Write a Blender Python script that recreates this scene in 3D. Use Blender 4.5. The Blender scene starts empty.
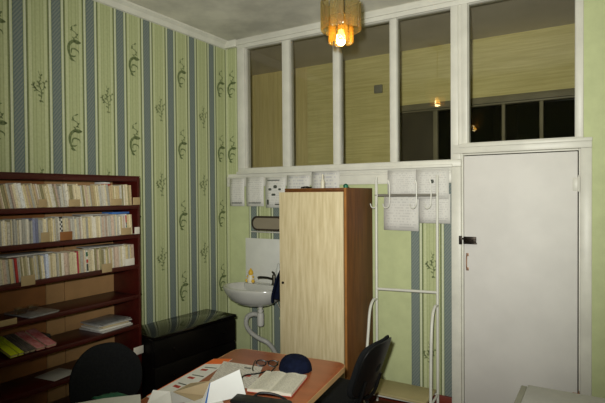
import bpy, bmesh, math, random
from mathutils import Vector, Matrix
random.seed(7)
C = bpy.context.scene.collection
PI = math.pi
R = math.radians

# ------------------------------------------------------------------ materials
def new_mat(name):
    m = bpy.data.materials.new(name); m.use_nodes = True
    nt = m.node_tree; nt.nodes.clear()
    out = nt.nodes.new('ShaderNodeOutputMaterial')
    return m, nt, out

def N(nt, kind, **kw):
    n = nt.nodes.new(kind)
    for k, v in kw.items():
        if k in n.inputs: n.inputs[k].default_value = v
        else: setattr(n, k, v)
    return n

def lin(c):
    def f(v):
        v /= 255.0
        return v/12.92 if v <= .04045 else ((v+.055)/1.055)**2.4
    return (f(c[0]), f(c[1]), f(c[2]), 1.0)

def mat(name, c, rough=.6, spec=.3, var=.12, scale=6.0, stretch=(1, 1, 1), c2=None, bump=0.0, metal=0.0, coat=0.0, detail=4.0, coords='Object'):
    """noise-varied principled surface; c, c2 are sRGB 0..255"""
    m, nt, out = new_mat(name)
    b = N(nt, 'ShaderNodeBsdfPrincipled', Roughness=rough, Metallic=metal)
    b.inputs['Specular IOR Level'].default_value = spec
    b.inputs['Coat Weight'].default_value = coat
    tc = N(nt, 'ShaderNodeTexCoord')
    mp = N(nt, 'ShaderNodeMapping'); mp.inputs['Scale'].default_value = stretch
    nz = N(nt, 'ShaderNodeTexNoise', Scale=scale, Detail=detail, Roughness=.6)
    rp = N(nt, 'ShaderNodeValToRGB')
    a = lin(c)
    if c2 is None:
        lo = tuple(v*(1-var) for v in a[:3])+(1,); hi = tuple(min(1, v*(1+var)) for v in a[:3])+(1,)
    else: lo, hi = a, lin(c2)
    rp.color_ramp.elements[0].position = .35; rp.color_ramp.elements[1].position = .65
    rp.color_ramp.elements[0].color = lo; rp.color_ramp.elements[1].color = hi
    nt.links.new(tc.outputs[coords], mp.inputs['Vector']); nt.links.new(mp.outputs[0], nz.inputs['Vector'])
    nt.links.new(nz.outputs[0], rp.inputs[0]); nt.links.new(rp.outputs[0], b.inputs['Base Color'])
    if bump:
        bp = N(nt, 'ShaderNodeBump', Strength=bump, Distance=.01)
        nt.links.new(nz.outputs[0], bp.inputs['Height']); nt.links.new(bp.outputs[0], b.inputs['Normal'])
    nt.links.new(b.outputs[0], out.inputs[0])
    return m

def glass_mat(name, tint=(.95, .95, .92), ior=1.5, rough=0.0):
    m, nt, out = new_mat(name)
    t = N(nt, 'ShaderNodeBsdfTransparent'); t.inputs[0].default_value = (*tint, 1)
    g = N(nt, 'ShaderNodeBsdfGlossy', Roughness=rough)
    lw = N(nt, 'ShaderNodeLayerWeight', Blend=.5)
    pw = N(nt, 'ShaderNodeMath', operation='POWER'); pw.inputs[1].default_value = 5.0; nt.links.new(lw.outputs['Facing'], pw.inputs[0])
    fr = N(nt, 'ShaderNodeMath', operation='MULTIPLY_ADD'); fr.inputs[1].default_value = .95; fr.inputs[2].default_value = ((ior-1)/(ior+1))**2; nt.links.new(pw.outputs[0], fr.inputs[0])
    nz = N(nt, 'ShaderNodeTexNoise', Scale=3.0, Detail=3.0)       # faint dust in the pane tint
    rp = N(nt, 'ShaderNodeValToRGB')
    rp.color_ramp.elements[0].color = (tint[0]*.9, tint[1]*.9, tint[2]*.9, 1); rp.color_ramp.elements[1].color = (*tint, 1)
    nt.links.new(nz.outputs[0], rp.inputs[0]); nt.links.new(rp.outputs[0], t.inputs[0])
    mx = N(nt, 'ShaderNodeMixShader')
    nt.links.new(fr.outputs[0], mx.inputs[0]); nt.links.new(t.outputs[0], mx.inputs[1]); nt.links.new(g.outputs[0], mx.inputs[2])
    nt.links.new(mx.outputs[0], out.inputs[0])
    return m

def amber_mat(name, col):
    m, nt, out = new_mat(name)
    t = N(nt, 'ShaderNodeBsdfTransparent'); t.inputs[0].default_value = (col[0], col[1], col[2], 1)
    tl = N(nt, 'ShaderNodeBsdfTranslucent'); tl.inputs[0].default_value = (col[0]*.75, col[1]*.6, col[2]*.3, 1)
    d = N(nt, 'ShaderNodeBsdfDiffuse'); d.inputs[0].default_value = (col[0]*.42, col[1]*.4, col[2]*.28, 1)
    g = N(nt, 'ShaderNodeBsdfGlossy', Roughness=.15)
    nz = N(nt, 'ShaderNodeTexNoise', Scale=45.0, Detail=2.0)
    tc = N(nt, 'ShaderNodeTexCoord'); nt.links.new(tc.outputs['Object'], nz.inputs['Vector'])
    bp = N(nt, 'ShaderNodeBump', Strength=.8, Distance=.01); nt.links.new(nz.outputs[0], bp.inputs['Height'])
    for s in (g, d, tl): nt.links.new(bp.outputs[0], s.inputs['Normal'])
    m1 = N(nt, 'ShaderNodeMixShader'); m1.inputs[0].default_value = .22
    nt.links.new(t.outputs[0], m1.inputs[1]); nt.links.new(tl.outputs[0], m1.inputs[2])
    m3 = N(nt, 'ShaderNodeMixShader'); m3.inputs[0].default_value = .14
    nt.links.new(m1.outputs[0], m3.inputs[1]); nt.links.new(d.outputs[0], m3.inputs[2])
    m2 = N(nt, 'ShaderNodeMixShader'); m2.inputs[0].default_value = .07
    nt.links.new(m3.outputs[0], m2.inputs[1]); nt.links.new(g.outputs[0], m2.inputs[2])
    nt.links.new(m2.outputs[0], out.inputs[0])
    return m

def emit_mat(name, col, strength):
    m, nt, out = new_mat(name)
    e = N(nt, 'ShaderNodeEmission', Strength=strength); e.inputs[0].default_value = (*col, 1)
    nt.links.new(e.outputs[0], out.inputs[0]); return m

def wallpaper_mat(name, axis, offset):
    """striped wallpaper: period .265 m along `axis` of the wall, hatched blue-grey stripe centred on `offset`"""
    m, nt, out = new_mat(name)
    b = N(nt, 'ShaderNodeBsdfPrincipled', Roughness=.55); b.inputs['Specular IOR Level'].default_value = .25
    geo = N(nt, 'ShaderNodeNewGeometry'); sp = N(nt, 'ShaderNodeSeparateXYZ')
    nt.links.new(geo.outputs['Position'], sp.inputs[0])
    u = sp.outputs[0 if axis == 'x' else 1]
    def M(op, a, bb=None):
        n = nt.nodes.new('ShaderNodeMath'); n.operation = op
        for i, v in enumerate((a, bb)):
            if v is None: continue
            if isinstance(v, (int, float)): n.inputs[i].default_value = v
            else: nt.links.new(v, n.inputs[i])
        return n.outputs[0]
    w = M('DIVIDE', M('SUBTRACT', u, offset), .265)
    fr = M('FRACT', M('ADD', w, 1000.5))           # .5 = centre of the blue stripe
    rp = N(nt, 'ShaderNodeValToRGB'); cr = rp.color_ramp; cr.interpolation = 'CONSTANT'
    pale = lin((184, 189, 148)); cream = lin((196, 200, 172)); mid = lin((172, 178, 134)); olive = lin((158, 165, 120)); dark = lin((84, 94, 56))
    blue = lin((122, 129, 122)); edge = lin((112, 122, 108))
    seq = [(0.0, mid), (.05, olive), (.075, mid), (.13, olive), (.16, pale), (.235, mid), (.253, dark), (.268, olive), (.276, dark), (.30, cream), (.345, pale), (.365, edge), (.40, blue),
           (.60, edge), (.635, pale), (.655, cream), (.70, dark), (.724, olive), (.732, dark), (.747, mid), (.765, pale), (.84, olive), (.87, mid), (.925, olive), (.95, mid)]
    while len(cr.elements) < len(seq): cr.elements.new(.5)
    for e, (p, col) in zip(cr.elements, seq): e.position = p; e.color = col
    nt.links.new(fr, rp.inputs[0])
    # diagonal hatching inside the blue stripe
    hatch = M('FRACT', M('MULTIPLY', M('ADD', M('MULTIPLY', u, 1.0), M('MULTIPLY', sp.outputs[2], -.75)), 46.0))
    hs = M('GREATER_THAN', hatch, .55)
    inb = M('LESS_THAN', M('ABSOLUTE', M('SUBTRACT', fr, .5)), .133)
    mx = N(nt, 'ShaderNodeMixRGB'); mx.inputs[2].default_value = lin((90, 106, 106))
    nt.links.new(M('MULTIPLY', M('MULTIPLY', hs, inb), .75), mx.inputs[0]); nt.links.new(rp.outputs[0], mx.inputs[1])
    nz = N(nt, 'ShaderNodeTexNoise', Scale=60.0, Detail=3.0); nt.links.new(geo.outputs['Position'], nz.inputs['Vector'])
    m2 = N(nt, 'ShaderNodeMixRGB', blend_type='OVERLAY'); m2.inputs[0].default_value = .18
    nt.links.new(mx.outputs[0], m2.inputs[1]); nt.links.new(nz.outputs[0], m2.inputs[2])
    nt.links.new(m2.outputs[0], b.inputs['Base Color']); nt.links.new(b.outputs[0], out.inputs[0])
    return m

def print_mat(name, paper=(205, 203, 196), ink=(120, 118, 114), rows=14.0, cols=3.0, axis=(0, 2), amount=.6, cover=.48):
    """a sheet with rows of small print, in generated coordinates"""
    m, nt, out = new_mat(name)
    b = N(nt, 'ShaderNodeBsdfPrincipled', Roughness=.7); b.inputs['Specular IOR Level'].default_value = .2
    tc = N(nt, 'ShaderNodeTexCoord'); sp = N(nt, 'ShaderNodeSeparateXYZ'); nt.links.new(tc.outputs['Generated'], sp.inputs[0])
    def M(op, a, bb=None):
        n = nt.nodes.new('ShaderNodeMath'); n.operation = op
        for i, v in enumerate((a, bb)):
            if v is None: continue
            if isinstance(v, (int, float)): n.inputs[i].default_value = v
            else: nt.links.new(v, n.inputs[i])
        return n.outputs[0]
    r = sp.outputs[axis[1]]; u = sp.outputs[axis[0]]
    line = M('LESS_THAN', M('FRACT', M('MULTIPLY', r, rows)), .5)
    cmb = N(nt, 'ShaderNodeCombineXYZ'); nt.links.new(M('MULTIPLY', u, cols*5), cmb.inputs[0]); nt.links.new(M('FLOOR', M('MULTIPLY', r, rows)), cmb.inputs[1])
    nz = N(nt, 'ShaderNodeTexNoise', Scale=1.7, Detail=3.0); nt.links.new(cmb.outputs[0], nz.inputs['Vector'])
    word = M('GREATER_THAN', nz.outputs[0], cover)
    ins = M('MULTIPLY', M('LESS_THAN', M('ABSOLUTE', M('SUBTRACT', u, .5)), .42), M('LESS_THAN', M('ABSOLUTE', M('SUBTRACT', r, .5)), .44))
    mx = N(nt, 'ShaderNodeMixRGB'); mx.inputs[1].default_value = lin(paper); mx.inputs[2].default_value = lin(ink)
    nt.links.new(M('MULTIPLY', M('MULTIPLY', M('MULTIPLY', line, word), ins), amount), mx.inputs[0])
    nt.links.new(mx.outputs[0], b.inputs['Base Color']); nt.links.new(b.outputs[0], out.inputs[0])
    return m

M_ = {}
M_['white'] = mat('painted white wood', (205, 203, 192), rough=.4, spec=.35, var=.07, scale=5)
M_['doorwhite'] = mat('door white paint', (206, 203, 198), rough=.6, var=.04, scale=3)
M_['ceil'] = mat('whitewashed ceiling', (206, 203, 190), rough=.9, spec=.1, var=.2, scale=2.2, detail=6)
M_['cornice'] = mat('cornice white', (206, 205, 192), rough=.8, var=.06)
M_['green'] = mat('pale green wallpaper', (180, 187, 142), rough=.6, spec=.2, var=.05, scale=9)
M_['wp_left'] = wallpaper_mat('striped wallpaper left', 'y', -.2284)
M_['wp_back'] = wallpaper_mat('striped wallpaper back', 'x', .3258-.003)
M_['wp_corner'] = wallpaper_mat('striped wallpaper corner', 'x', .195)
M_['wp_back2'] = wallpaper_mat('striped wallpaper back right', 'x', 1.943)
M_['motif'] = mat('leaf print', (78, 92, 54), rough=.6, var=.3, scale=60, c2=(120, 130, 88))
M_['motif2'] = mat('leaf print pale', (88, 100, 62), rough=.6, var=.3, scale=60, c2=(136, 144, 102))
M_['floor'] = mat('brown linoleum', (92, 58, 38), rough=.45, var=.25, scale=5, stretch=(1, 8, 1))
M_['redbase'] = mat('red brown paint', (104, 38, 22), rough=.5, var=.15)
M_['maroon'] = mat('maroon varnish', (62, 15, 10), rough=.38, spec=.4, var=.22, scale=3, stretch=(8, 1, 8))
M_['hard_brown'] = mat('brown hardboard', (136, 88, 48), rough=.7, var=.12)
M_['hard_tan'] = mat('tan hardboard', (164, 126, 84), rough=.7, var=.1)
M_['black_gloss'] = mat('black lacquer', (9, 7, 6), rough=.12, spec=.5, var=.3)
M_['black_front'] = mat('black lacquer front', (9, 7, 6), rough=.4, spec=.2, var=.3)
M_['birch'] = mat('birch laminate', (184, 168, 130), rough=.45, spec=.3, c2=(206, 192, 156), scale=5, stretch=(9, 9, .7), detail=6)
M_['walnut'] = mat('walnut carcass', (86, 50, 20), rough=.5, c2=(108, 66, 28), scale=4, stretch=(7, 7, .7))
M_['edge'] = mat('edge veneer', (146, 98, 50), rough=.5, var=.15, scale=8)
M_['tabletop'] = mat('cherry laminate', (150, 78, 42), rough=.33, spec=.45, c2=(164, 88, 50), scale=3, stretch=(1, 6, 1))
M_['tabletrim'] = mat('table edge band', (190, 150, 104), rough=.5, var=.1)
M_['tableleg'] = mat('table underframe', (52, 30, 20), rough=.5)
M_['porcelain'] = mat('white porcelain', (186, 185, 178), rough=.15, spec=.6, var=.04, coat=.4)
M_['tile'] = mat('white tile', (205, 205, 198), rough=.25, spec=.5, var=.04)
M_['plastic_grey'] = mat('grey white plastic', (190, 188, 180), rough=.4, var=.06)
M_['hose'] = mat('corrugated grey plastic', (168, 167, 160), rough=.45, var=.08)
M_['chrome'] = mat('chrome', (170, 168, 162), rough=.2, metal=1.0, var=.05)
M_['chrome_dark'] = mat('dull tap metal', (92, 88, 78), rough=.3, metal=1.0, var=.15)
M_['rackwhite'] = mat('white enamel tube', (205, 204, 194), rough=.35, var=.05)
M_['rackgrey'] = mat('grey metal bar', (150, 146, 136), rough=.35, metal=.5, var=.08)
M_['bench'] = mat('beige bench board', (166, 154, 112), rough=.5, var=.06)
M_['black_fabric'] = mat('black upholstery', (20, 21, 22), rough=.9, spec=.15, var=.25, scale=80, bump=.2)
M_['black_plastic'] = mat('black plastic', (14, 14, 14), rough=.4, spec=.4, var=.15)
M_['navy'] = mat('navy cotton', (13, 19, 38), rough=.9, spec=.1, var=.3, scale=30, bump=.3)
M_['black_leather'] = mat('black leatherette', (15, 15, 17), rough=.5, spec=.4, var=.2, scale=25, bump=.2)
M_['brass'] = mat('dark lock metal', (38, 32, 26), rough=.35, metal=.7, var=.4, scale=40)
M_['brassring'] = mat('lamp brass', (150, 124, 72), rough=.35, metal=.9, var=.1)
M_['rust'] = mat('worn handle metal', (150, 118, 96), rough=.5, metal=.4, var=.3, scale=30)
M_['mirror_glass'] = mat('mirror glass', (146, 136, 118), rough=.35, metal=.3, var=.05)  # taupe base colour stands in for the reflected room
M_['mirror_frame'] = mat('brown mirror frame', (52, 42, 34), rough=.4, var=.2)
M_['paper'] = mat('white paper', (214, 212, 204), rough=.75, spec=.2, var=.04, scale=14)
M_['paper_bright'] = mat('bright card', (218, 220, 218), rough=.6, spec=.25, var=.02)
M_['paper_shade'] = mat('grey white paper', (178, 176, 172), rough=.7, var=.08)
M_['cardboard'] = mat('kraft cardboard', (164, 146, 114), rough=.8, var=.08)
M_['label_tan'] = mat('tan label card', (166, 144, 106), rough=.7, var=.08)
M_['label_white'] = mat('white label card', (208, 202, 190), rough=.6, var=.05)
M_['orange'] = mat('orange print', (220, 104, 40), rough=.5, var=.08)
M_['red_print'] = mat('red print', (166, 62, 48), rough=.6, var=.35, scale=90)
M_['dark_print'] = mat('dark print', (70, 74, 66), rough=.6, var=.5, scale=90)
M_['blue_print'] = mat('blue edge', (62, 104, 170), rough=.5, var=.1)
M_['green_cloth'] = mat('dark green plastic', (10, 92, 66), rough=.4, spec=.5, var=.3, scale=30)
M_['red_paint'] = mat('red plastic', (176, 40, 36), rough=.5, var=.15)
M_['yellow'] = mat('yellow plastic', (206, 164, 48), rough=.45, var=.1)
M_['duckwhite'] = mat('white plastic', (212, 206, 186), rough=.45, var=.05)
M_['frost'] = mat('frosted plastic', (188, 190, 184), rough=.35, var=.06)
M_['glasspane'] = glass_mat('window glass')
M_['clear'] = glass_mat('clear plastic', tint=(.93, .93, .92), ior=1.6, rough=.08)
M_['lens'] = glass_mat('spectacle lens', tint=(.86, .82, .8), ior=1.5, rough=.02)
M_['silver'] = mat('silver foil', (150, 150, 150), rough=.35, metal=.3, var=.25, scale=25, bump=.4)
M_['pinkmag'] = mat('pink cover', (186, 78, 84), rough=.45, c2=(214, 150, 150), scale=28)
M_['limemag'] = mat('lime cover', (196, 208, 40), rough=.45, var=.1)
M_['greymag'] = mat('grey cover', (96, 88, 84), rough=.5, var=.2, scale=20)
M_['darkmag'] = mat('dark cover', (44, 46, 44), rough=.4, var=.3, scale=20)
M_['pages'] = mat('page edges', (196, 180, 146), rough=.8, var=.14, scale=20, stretch=(1, 30, 1))
M_['corr_wall'] = mat('yellow corridor panelling', (204, 192, 128), rough=.6, c2=(224, 214, 152), scale=3, stretch=(.8, 1, 22), detail=3)
M_['corr_wall_v'] = mat('yellow corridor slats', (204, 186, 122), rough=.6, c2=(222, 206, 146), scale=3, stretch=(22, 22, .6), detail=3)
M_['corr_ceil'] = mat('corridor ceiling', (204, 194, 176), rough=.9, var=.06, scale=2)
M_['corr_band'] = mat('dark partition frame', (128, 122, 98), rough=.5, var=.1)
M_['corr_unlit_black'] = mat('glass painted black for unlit room', (8, 8, 7), rough=.03, spec=.5, var=.2)  # near-black base stands in for the unlit room behind the partition
M_['corr_door'] = mat('dark corridor door', (70, 64, 48), rough=.5, var=.15)
M_['greybox'] = mat('grey plastic box', (140, 138, 122), rough=.5, var=.05)
M_['text_blue'] = print_mat('printed notice', ink=(130, 128, 130), rows=15, cols=3, amount=.35)
M_['text_big'] = print_mat('poster notice', ink=(92, 92, 92), rows=9, cols=2, amount=.7, cover=.5)
M_['text_lilac'] = print_mat('lilac notice', ink=(130, 130, 158), rows=7, cols=2, amount=.35)
M_['text_faint'] = print_mat('faint notice', paper=(206, 204, 198), ink=(150, 148, 146), rows=13, cols=2, amount=.3)
M_['text_flat'] = print_mat('journal page', paper=(208, 204, 188), ink=(128, 122, 112), rows=20, cols=4, axis=(0, 1), amount=.45)
M_['news'] = print_mat('newsprint', paper=(204, 199, 188), ink=(120, 114, 108), rows=26, cols=5, axis=(1, 0), amount=.5)

# ------------------------------------------------------------------ mesh helpers
def auto_smooth(me, ang=35):
    for p in me.polygons: p.use_smooth = True
    me.set_sharp_from_angle(angle=R(ang))

class MB:
    def __init__(s): s.bm = bmesh.new(); s.mi = 0
    def _tag(s, faces):
        for f in faces: f.material_index = s.mi
    def mat(s, i): s.mi = i; return s
    def box(s, x0, x1, y0, y1, z0, z1, bev=0.0, seg=2, M=None):
        t = bmesh.new()
        bmesh.ops.create_cube(t, size=1.0)
        for v in t.verts: v.co = Vector(((x0+x1)/2+v.co.x*(x1-x0), (y0+y1)/2+v.co.y*(y1-y0), (z0+z1)/2+v.co.z*(z1-z0)))
        if bev: bmesh.ops.bevel(t, geom=list(t.edges), offset=bev, segments=seg, profile=.5, affect='EDGES')
        return s.merge(t, M)
    def merge(s, t, M=None):
        if M is not None: bmesh.ops.transform(t, matrix=M, verts=t.verts)
        vm = {v: s.bm.verts.new(v.co) for v in t.verts}
        for f in t.faces:
            try: nf = s.bm.faces.new([vm[v] for v in f.verts]); nf.material_index = s.mi
            except ValueError: pass
        t.free(); return s
    def tube(s, pts, r, n=8, close=False, caps=True):
        pts = [Vector(p) for p in pts]; k = len(pts); rr = r if isinstance(r, (list, tuple)) else [r]*k
        rings = []; prev = None
        for i, p in enumerate(pts):
            a = pts[(i-1) % k] if (close or i > 0) else p; b = pts[(i+1) % k] if (close or i < k-1) else p
            d = (b-a).normalized()
            if prev is None:
                up = Vector((0, 0, 1)) if abs(d.z) < .9 else Vector((1, 0, 0))
                x = d.cross(up).normalized()
            else:
                x = (prev-d*prev.dot(d)).normalized()
            y = d.cross(x); prev = x
            rings.append([s.bm.verts.new(p+x*rr[i]*math.cos(2*PI*j/n)+y*rr[i]*math.sin(2*PI*j/n)) for j in range(n)])
        rg = range(k) if close else range(k-1)
        for i in rg:
            A, B = rings[i], rings[(i+1) % k]
            for j in range(n):
                f = s.bm.faces.new((A[j], A[(j+1) % n], B[(j+1) % n], B[j])); f.material_index = s.mi
        if caps and not close:
            for rr_ in (rings[0][::-1], rings[-1]):
                f = s.bm.faces.new(rr_); f.material_index = s.mi
        return s
    def lathe(s, prof, n=24, M=None, sx=1, sy=1):
        """prof: list of (r, z)"""
        t = bmesh.new(); rings = []
        for r, z in prof:
            if r < 1e-6: rings.append([t.verts.new((0, 0, z))])
            else: rings.append([t.verts.new((r*sx*math.cos(2*PI*j/n), r*sy*math.sin(2*PI*j/n), z)) for j in range(n)])
        for A, B in zip(rings[:-1], rings[1:]):
            for j in range(n):
                j2 = (j+1) % n
                if len(A) == 1: t.faces.new((A[0], B[j2], B[j]))
                elif len(B) == 1: t.faces.new((A[j], A[j2], B[0]))
                else: t.faces.new((A[j], A[j2], B[j2], B[j]))
        bmesh.ops.recalc_face_normals(t, faces=t.faces)
        return s.merge(t, M)
    def prism(s, poly, h0, h1, M=None, bev=0):
        """polygon in xy extruded h0..h1 in z"""
        t = bmesh.new()
        f = t.faces.new([t.verts.new((x, y, h0)) for x, y in poly])
        r = bmesh.ops.extrude_face_region(t, geom=[f])
        for v in r['geom']:
            if isinstance(v, bmesh.types.BMVert): v.co.z = h1
        bmesh.ops.recalc_face_normals(t, faces=t.faces)
        if bev:
            bmesh.ops.bevel(t, geom=[e for e in t.edges if abs(e.verts[0].co.z-e.verts[1].co.z) < 1e-6], offset=bev, segments=2, profile=.5, affect='EDGES')
        return s.merge(t, M)
    def face(s, pts):
        f = s.bm.faces.new([s.bm.verts.new(p) for p in pts]); f.material_index = s.mi; return s
    def build(s, name, mats, parent=None, loc=None, rot=None, smooth=40, solid=0, subsurf=0, cat=None, label=None, group=None):
        me = bpy.data.meshes.new(name)
        bmesh.ops.recalc_face_normals(s.bm, faces=s.bm.faces) if s.bm.faces else None
        s.bm.to_mesh(me); s.bm.free()
        for m in (mats if isinstance(mats, (list, tuple)) else [mats]): me.materials.append(M_[m] if isinstance(m, str) else m)
        if smooth: auto_smooth(me, smooth)
        o = bpy.data.objects.new(name, me); C.objects.link(o)
        if parent: o.parent = parent
        if loc: o.location = loc
        if rot: o.rotation_euler = rot
        if solid:
            md = o.modifiers.new('thickness', 'SOLIDIFY'); md.thickness = solid; md.offset = 0
        if subsurf:
            md = o.modifiers.new('smooth', 'SUBSURF'); md.levels = subsurf; md.render_levels = subsurf
        if cat: tag(o, label, cat, group)
        return o

def tag(o, label, cat, group=None):
    o['label'] = label; o['category'] = cat
    if group: o['group'] = group
    return o

def thing(name, label, cat, loc=(0, 0, 0), rz=0.0, group=None):
    o = bpy.data.objects.new(name, None); C.objects.link(o); o.empty_display_size = .1
    o.location = loc; o.rotation_euler = (0, 0, rz)
    return tag(o, label, cat, group)

def struct(o): o['kind'] = 'structure'; return o

def rrect(w, h, r, n=6, cx=0, cy=0):
    pts = []
    for qx, qy, a0 in ((1, 1, 0), (-1, 1, 90), (-1, -1, 180), (1, -1, 270)):
        for i in range(n+1):
            a = R(a0+90*i/n)
            pts.append((cx+qx*(w/2-r)+r*math.cos(a), cy+qy*(h/2-r)+r*math.sin(a)))
    return pts

def smooth_path(pts, n=6):
    """Catmull-Rom through the points"""
    P = [Vector(p) for p in pts]; out = []
    for i in range(len(P)-1):
        p0, p1, p2, p3 = P[max(i-1, 0)], P[i], P[i+1], P[min(i+2, len(P)-1)]
        for k in range(n):
            t = k/n
            out.append(.5*((2*p1)+(p2-p0)*t+(2*p0-5*p1+4*p2-p3)*t*t+(3*p1-p0-3*p2+p3)*t**3))
    out.append(P[-1]); return out

# ------------------------------------------------------------------ camera (level tripod shot, slight roll)
F, YAW, PITCH, ROLL = 496.53, .5462, -.0158, .0076
O = Vector((3.2456, -3.8906, 1.73))
fw = Vector((-math.sin(YAW), math.cos(YAW), 0)); rt = Vector((math.cos(YAW), math.sin(YAW), 0)); up = Vector((0, 0, 1))
FW = fw*math.cos(PITCH)+up*math.sin(PITCH); u2 = up*math.cos(PITCH)-fw*math.sin(PITCH)
RT = rt*math.cos(ROLL)-u2*math.sin(ROLL); UP = rt*math.sin(ROLL)+u2*math.cos(ROLL)
cam = bpy.data.cameras.new('camera'); cam.sensor_width = 36; cam.lens = 36*F/605; cam.clip_start = .05
co = bpy.data.objects.new('camera', cam); C.objects.link(co)
mw = Matrix((RT, UP, -FW)).transposed().to_4x4(); mw.translation = O; co.matrix_world = mw
bpy.context.scene.camera = co

# ------------------------------------------------------------------ setting
H = 3.25; XR = 3.62; YF = -4.7; YC = 1.25

def motif(mb, u0, z0, plane, bold, flip=1):
    """a curled leaf spray drawn flat on the wall, .22 m high"""
    eps = .0015
    def P(u, z):
        u = u*1.05*flip
        return (eps, u0+u, z0+z) if plane == 'left' else (u0+u, -eps, z0+z)
    def stroke(pts, ws):
        path = smooth_path([(a, b, 0) for a, b in pts], 5); n = len(path)
        L, Rr = [], []
        for i, p in enumerate(path):
            d = (path[min(i+1, n-1)]-path[max(i-1, 0)]).normalized(); nn = Vector((-d.y, d.x, 0))
            t = i/(n-1); w = ws*(max(0, math.sin(PI*min(1, t*1.0+.05)))**.7+.12)
            L.append(mb.bm.verts.new(P(p.x+nn.x*w, p.y+nn.y*w))); Rr.append(mb.bm.verts.new(P(p.x-nn.x*w, p.y-nn.y*w)))
        for i in range(n-1):
            f = mb.bm.faces.new((L[i], L[i+1], Rr[i+1], Rr[i])); f.material_index = mb.mi
    if bold:
        stroke([(.050, .036), (.024, .044), (-.004, .040), (-.034, .014), (-.043, -.022), (-.036, -.062), (-.018, -.09), (.008, -.108)], .0095)
        stroke([(.046, .036), (.02, .03), (-.01, .034)], .007)
        stroke([(-.024, -.05), (-.02, -.022), (.004, -.016), (.03, -.028), (.034, -.05)], .0055)
        stroke([(-.03, -.07), (-.006, -.072), (.012, -.062)], .005)
        stroke([(-.036, -.086), (-.02, -.1), (-.002, -.1)], .005)
        stroke([(-.002, .04), (.004, .066), (.02, .08), (.012, .1), (-.01, .112), (-.024, .128), (-.008, .146), (.018, .144)], .0026)
        for a, b, c, d in ((.0, .05, -.016, .066), (.008, .07, .026, .062), (.02, .08, .03, .098), (-.012, .112, -.03, .11), (.0, .147, .022, .158), (-.02, .132, -.014, .116)):
            stroke([(a, b), ((a+c)/2, (b+d)/2+.004), (c, d)], .0045)
    else:
        stroke([(.006, -.098), (.016, -.06), (.016, -.02), (.002, .014), (.002, .04), (.014, .064), (.0, .1), (-.004, .12)], .0034)
        stroke([(.014, -.03), (-.012, -.018), (-.036, .012), (-.046, .034)], .003)
        stroke([(.016, -.015), (.032, .0), (.036, .03), (.05, .066)], .003)
        for a, b, c, d in ((-.012, -.018, -.034, -.03), (-.02, -.008, -.044, -.008), (-.032, .008, -.052, .008), (-.036, .014, -.026, .034), (.0, .0, -.018, .012), (.0, -.09, .03, -.094), (.014, -.06, -.008, -.05),
                           (.016, -.04, .034, -.03), (.034, .01, .046, .002), (.036, .03, .022, .04), (.044, .05, .056, .046), (.0, .03, -.016, .04), (.012, .06, -.004, .07), (.01, .08, .024, .09), (.002, .02, .018, .03)):
            stroke([(a, b), ((a+c)/2, (b+d)/2+.004), (c, d)], .0058)

# floor, ceiling
b = MB(); b.box(-.12, XR+.12, YF-.12, .12, -.1, 0)
struct(b.build('floor', 'floor', smooth=0))
b = MB(); b.box(-.12, XR+.12, YF-.12, .05, H, H+.1)
struct(b.build('ceiling', 'ceil', smooth=0))
# left wall with printed leaf sprays
b = MB(); b.box(-.12, 0, YF, .05, 0, H)
k = 0
for i in range(0, 10):
    u = -.228+.1325-.265*i+.003; boldrow = (i % 2 == 0)
    for j in range(6):
        z = (2.12 if boldrow else 2.42)-.64*2+.64*j+.035
        if .2 < z < H-.2:
            b.mat(1 if boldrow else 2); motif(b, u, z, 'left', boldrow)
# the strip nearest the corner carries the bold print too
struct(b.build('wall_left', ['wp_left', 'motif', 'motif2'], smooth=0))
# back wall below and beside the glazing
b = MB()
def wallrect(x0, x1, z0, z1, mi): b.mat(mi); b.box(x0, x1, 0, .12, z0, z1)
wallrect(0, .03, 0, 1.93, 5); wallrect(.03, .262, 0, 1.93, 0); wallrect(.262, .95, 0, 1.93, 1); wallrect(.95, 1.903, 0, 1.93, 0); wallrect(1.903, 2.24, 0, 1.93, 2)
wallrect(0, .155, 1.93, H, 5)
wallrect(3.17, XR, 0, H, 0); wallrect(3.125, 3.17, 2.085, H, 0)
b.mat(3)
motif(b, .063, 2.80, 'back', True); motif(b, .063, 2.15, 'back', True)
pass
b.mat(4); motif(b, 2.075, 1.15, 'back', False); motif(b, 2.05, .43, 'back', False)
struct(b.build('wall_back', ['green', 'wp_back', 'wp_back2', 'motif', 'motif2', 'wp_corner'], smooth=0))
b = MB(); b.box(XR, XR+.12, YF, .05, 0, H); struct(b.build('wall_right', 'green', smooth=0))
b = MB(); b.box(-.12, XR+.12, YF-.12, YF, 0, H); struct(b.build('wall_front', 'green', smooth=0))
b = MB(); b.box(.0, .018, YF, -.0, 0, .1, .003); struct(b.build('baseboard_left', 'redbase'))
b = MB(); b.box(.02, 2.238, -.018, 0, 0, .135, .003); struct(b.build('baseboard_back', 'redbase'))
# cornices
b = MB(); b.prism([(0, 0), (.055, 0), (.055, -.015), (.03, -.035), (.015, -.07), (0, -.075)], YF, 0, Matrix.Translation((0, 0, H)) @ Matrix(((1, 0, 0, 0), (0, 0, 1, 0), (0, 1, 0, 0), (0, 0, 0, 1))))
struct(b.build('trim_1', 'cornice', smooth=0))
b = MB(); b.box(.0, .155, -.05, 0, H-.07, H, .006); struct(b.build('trim_2', 'cornice'))
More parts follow.
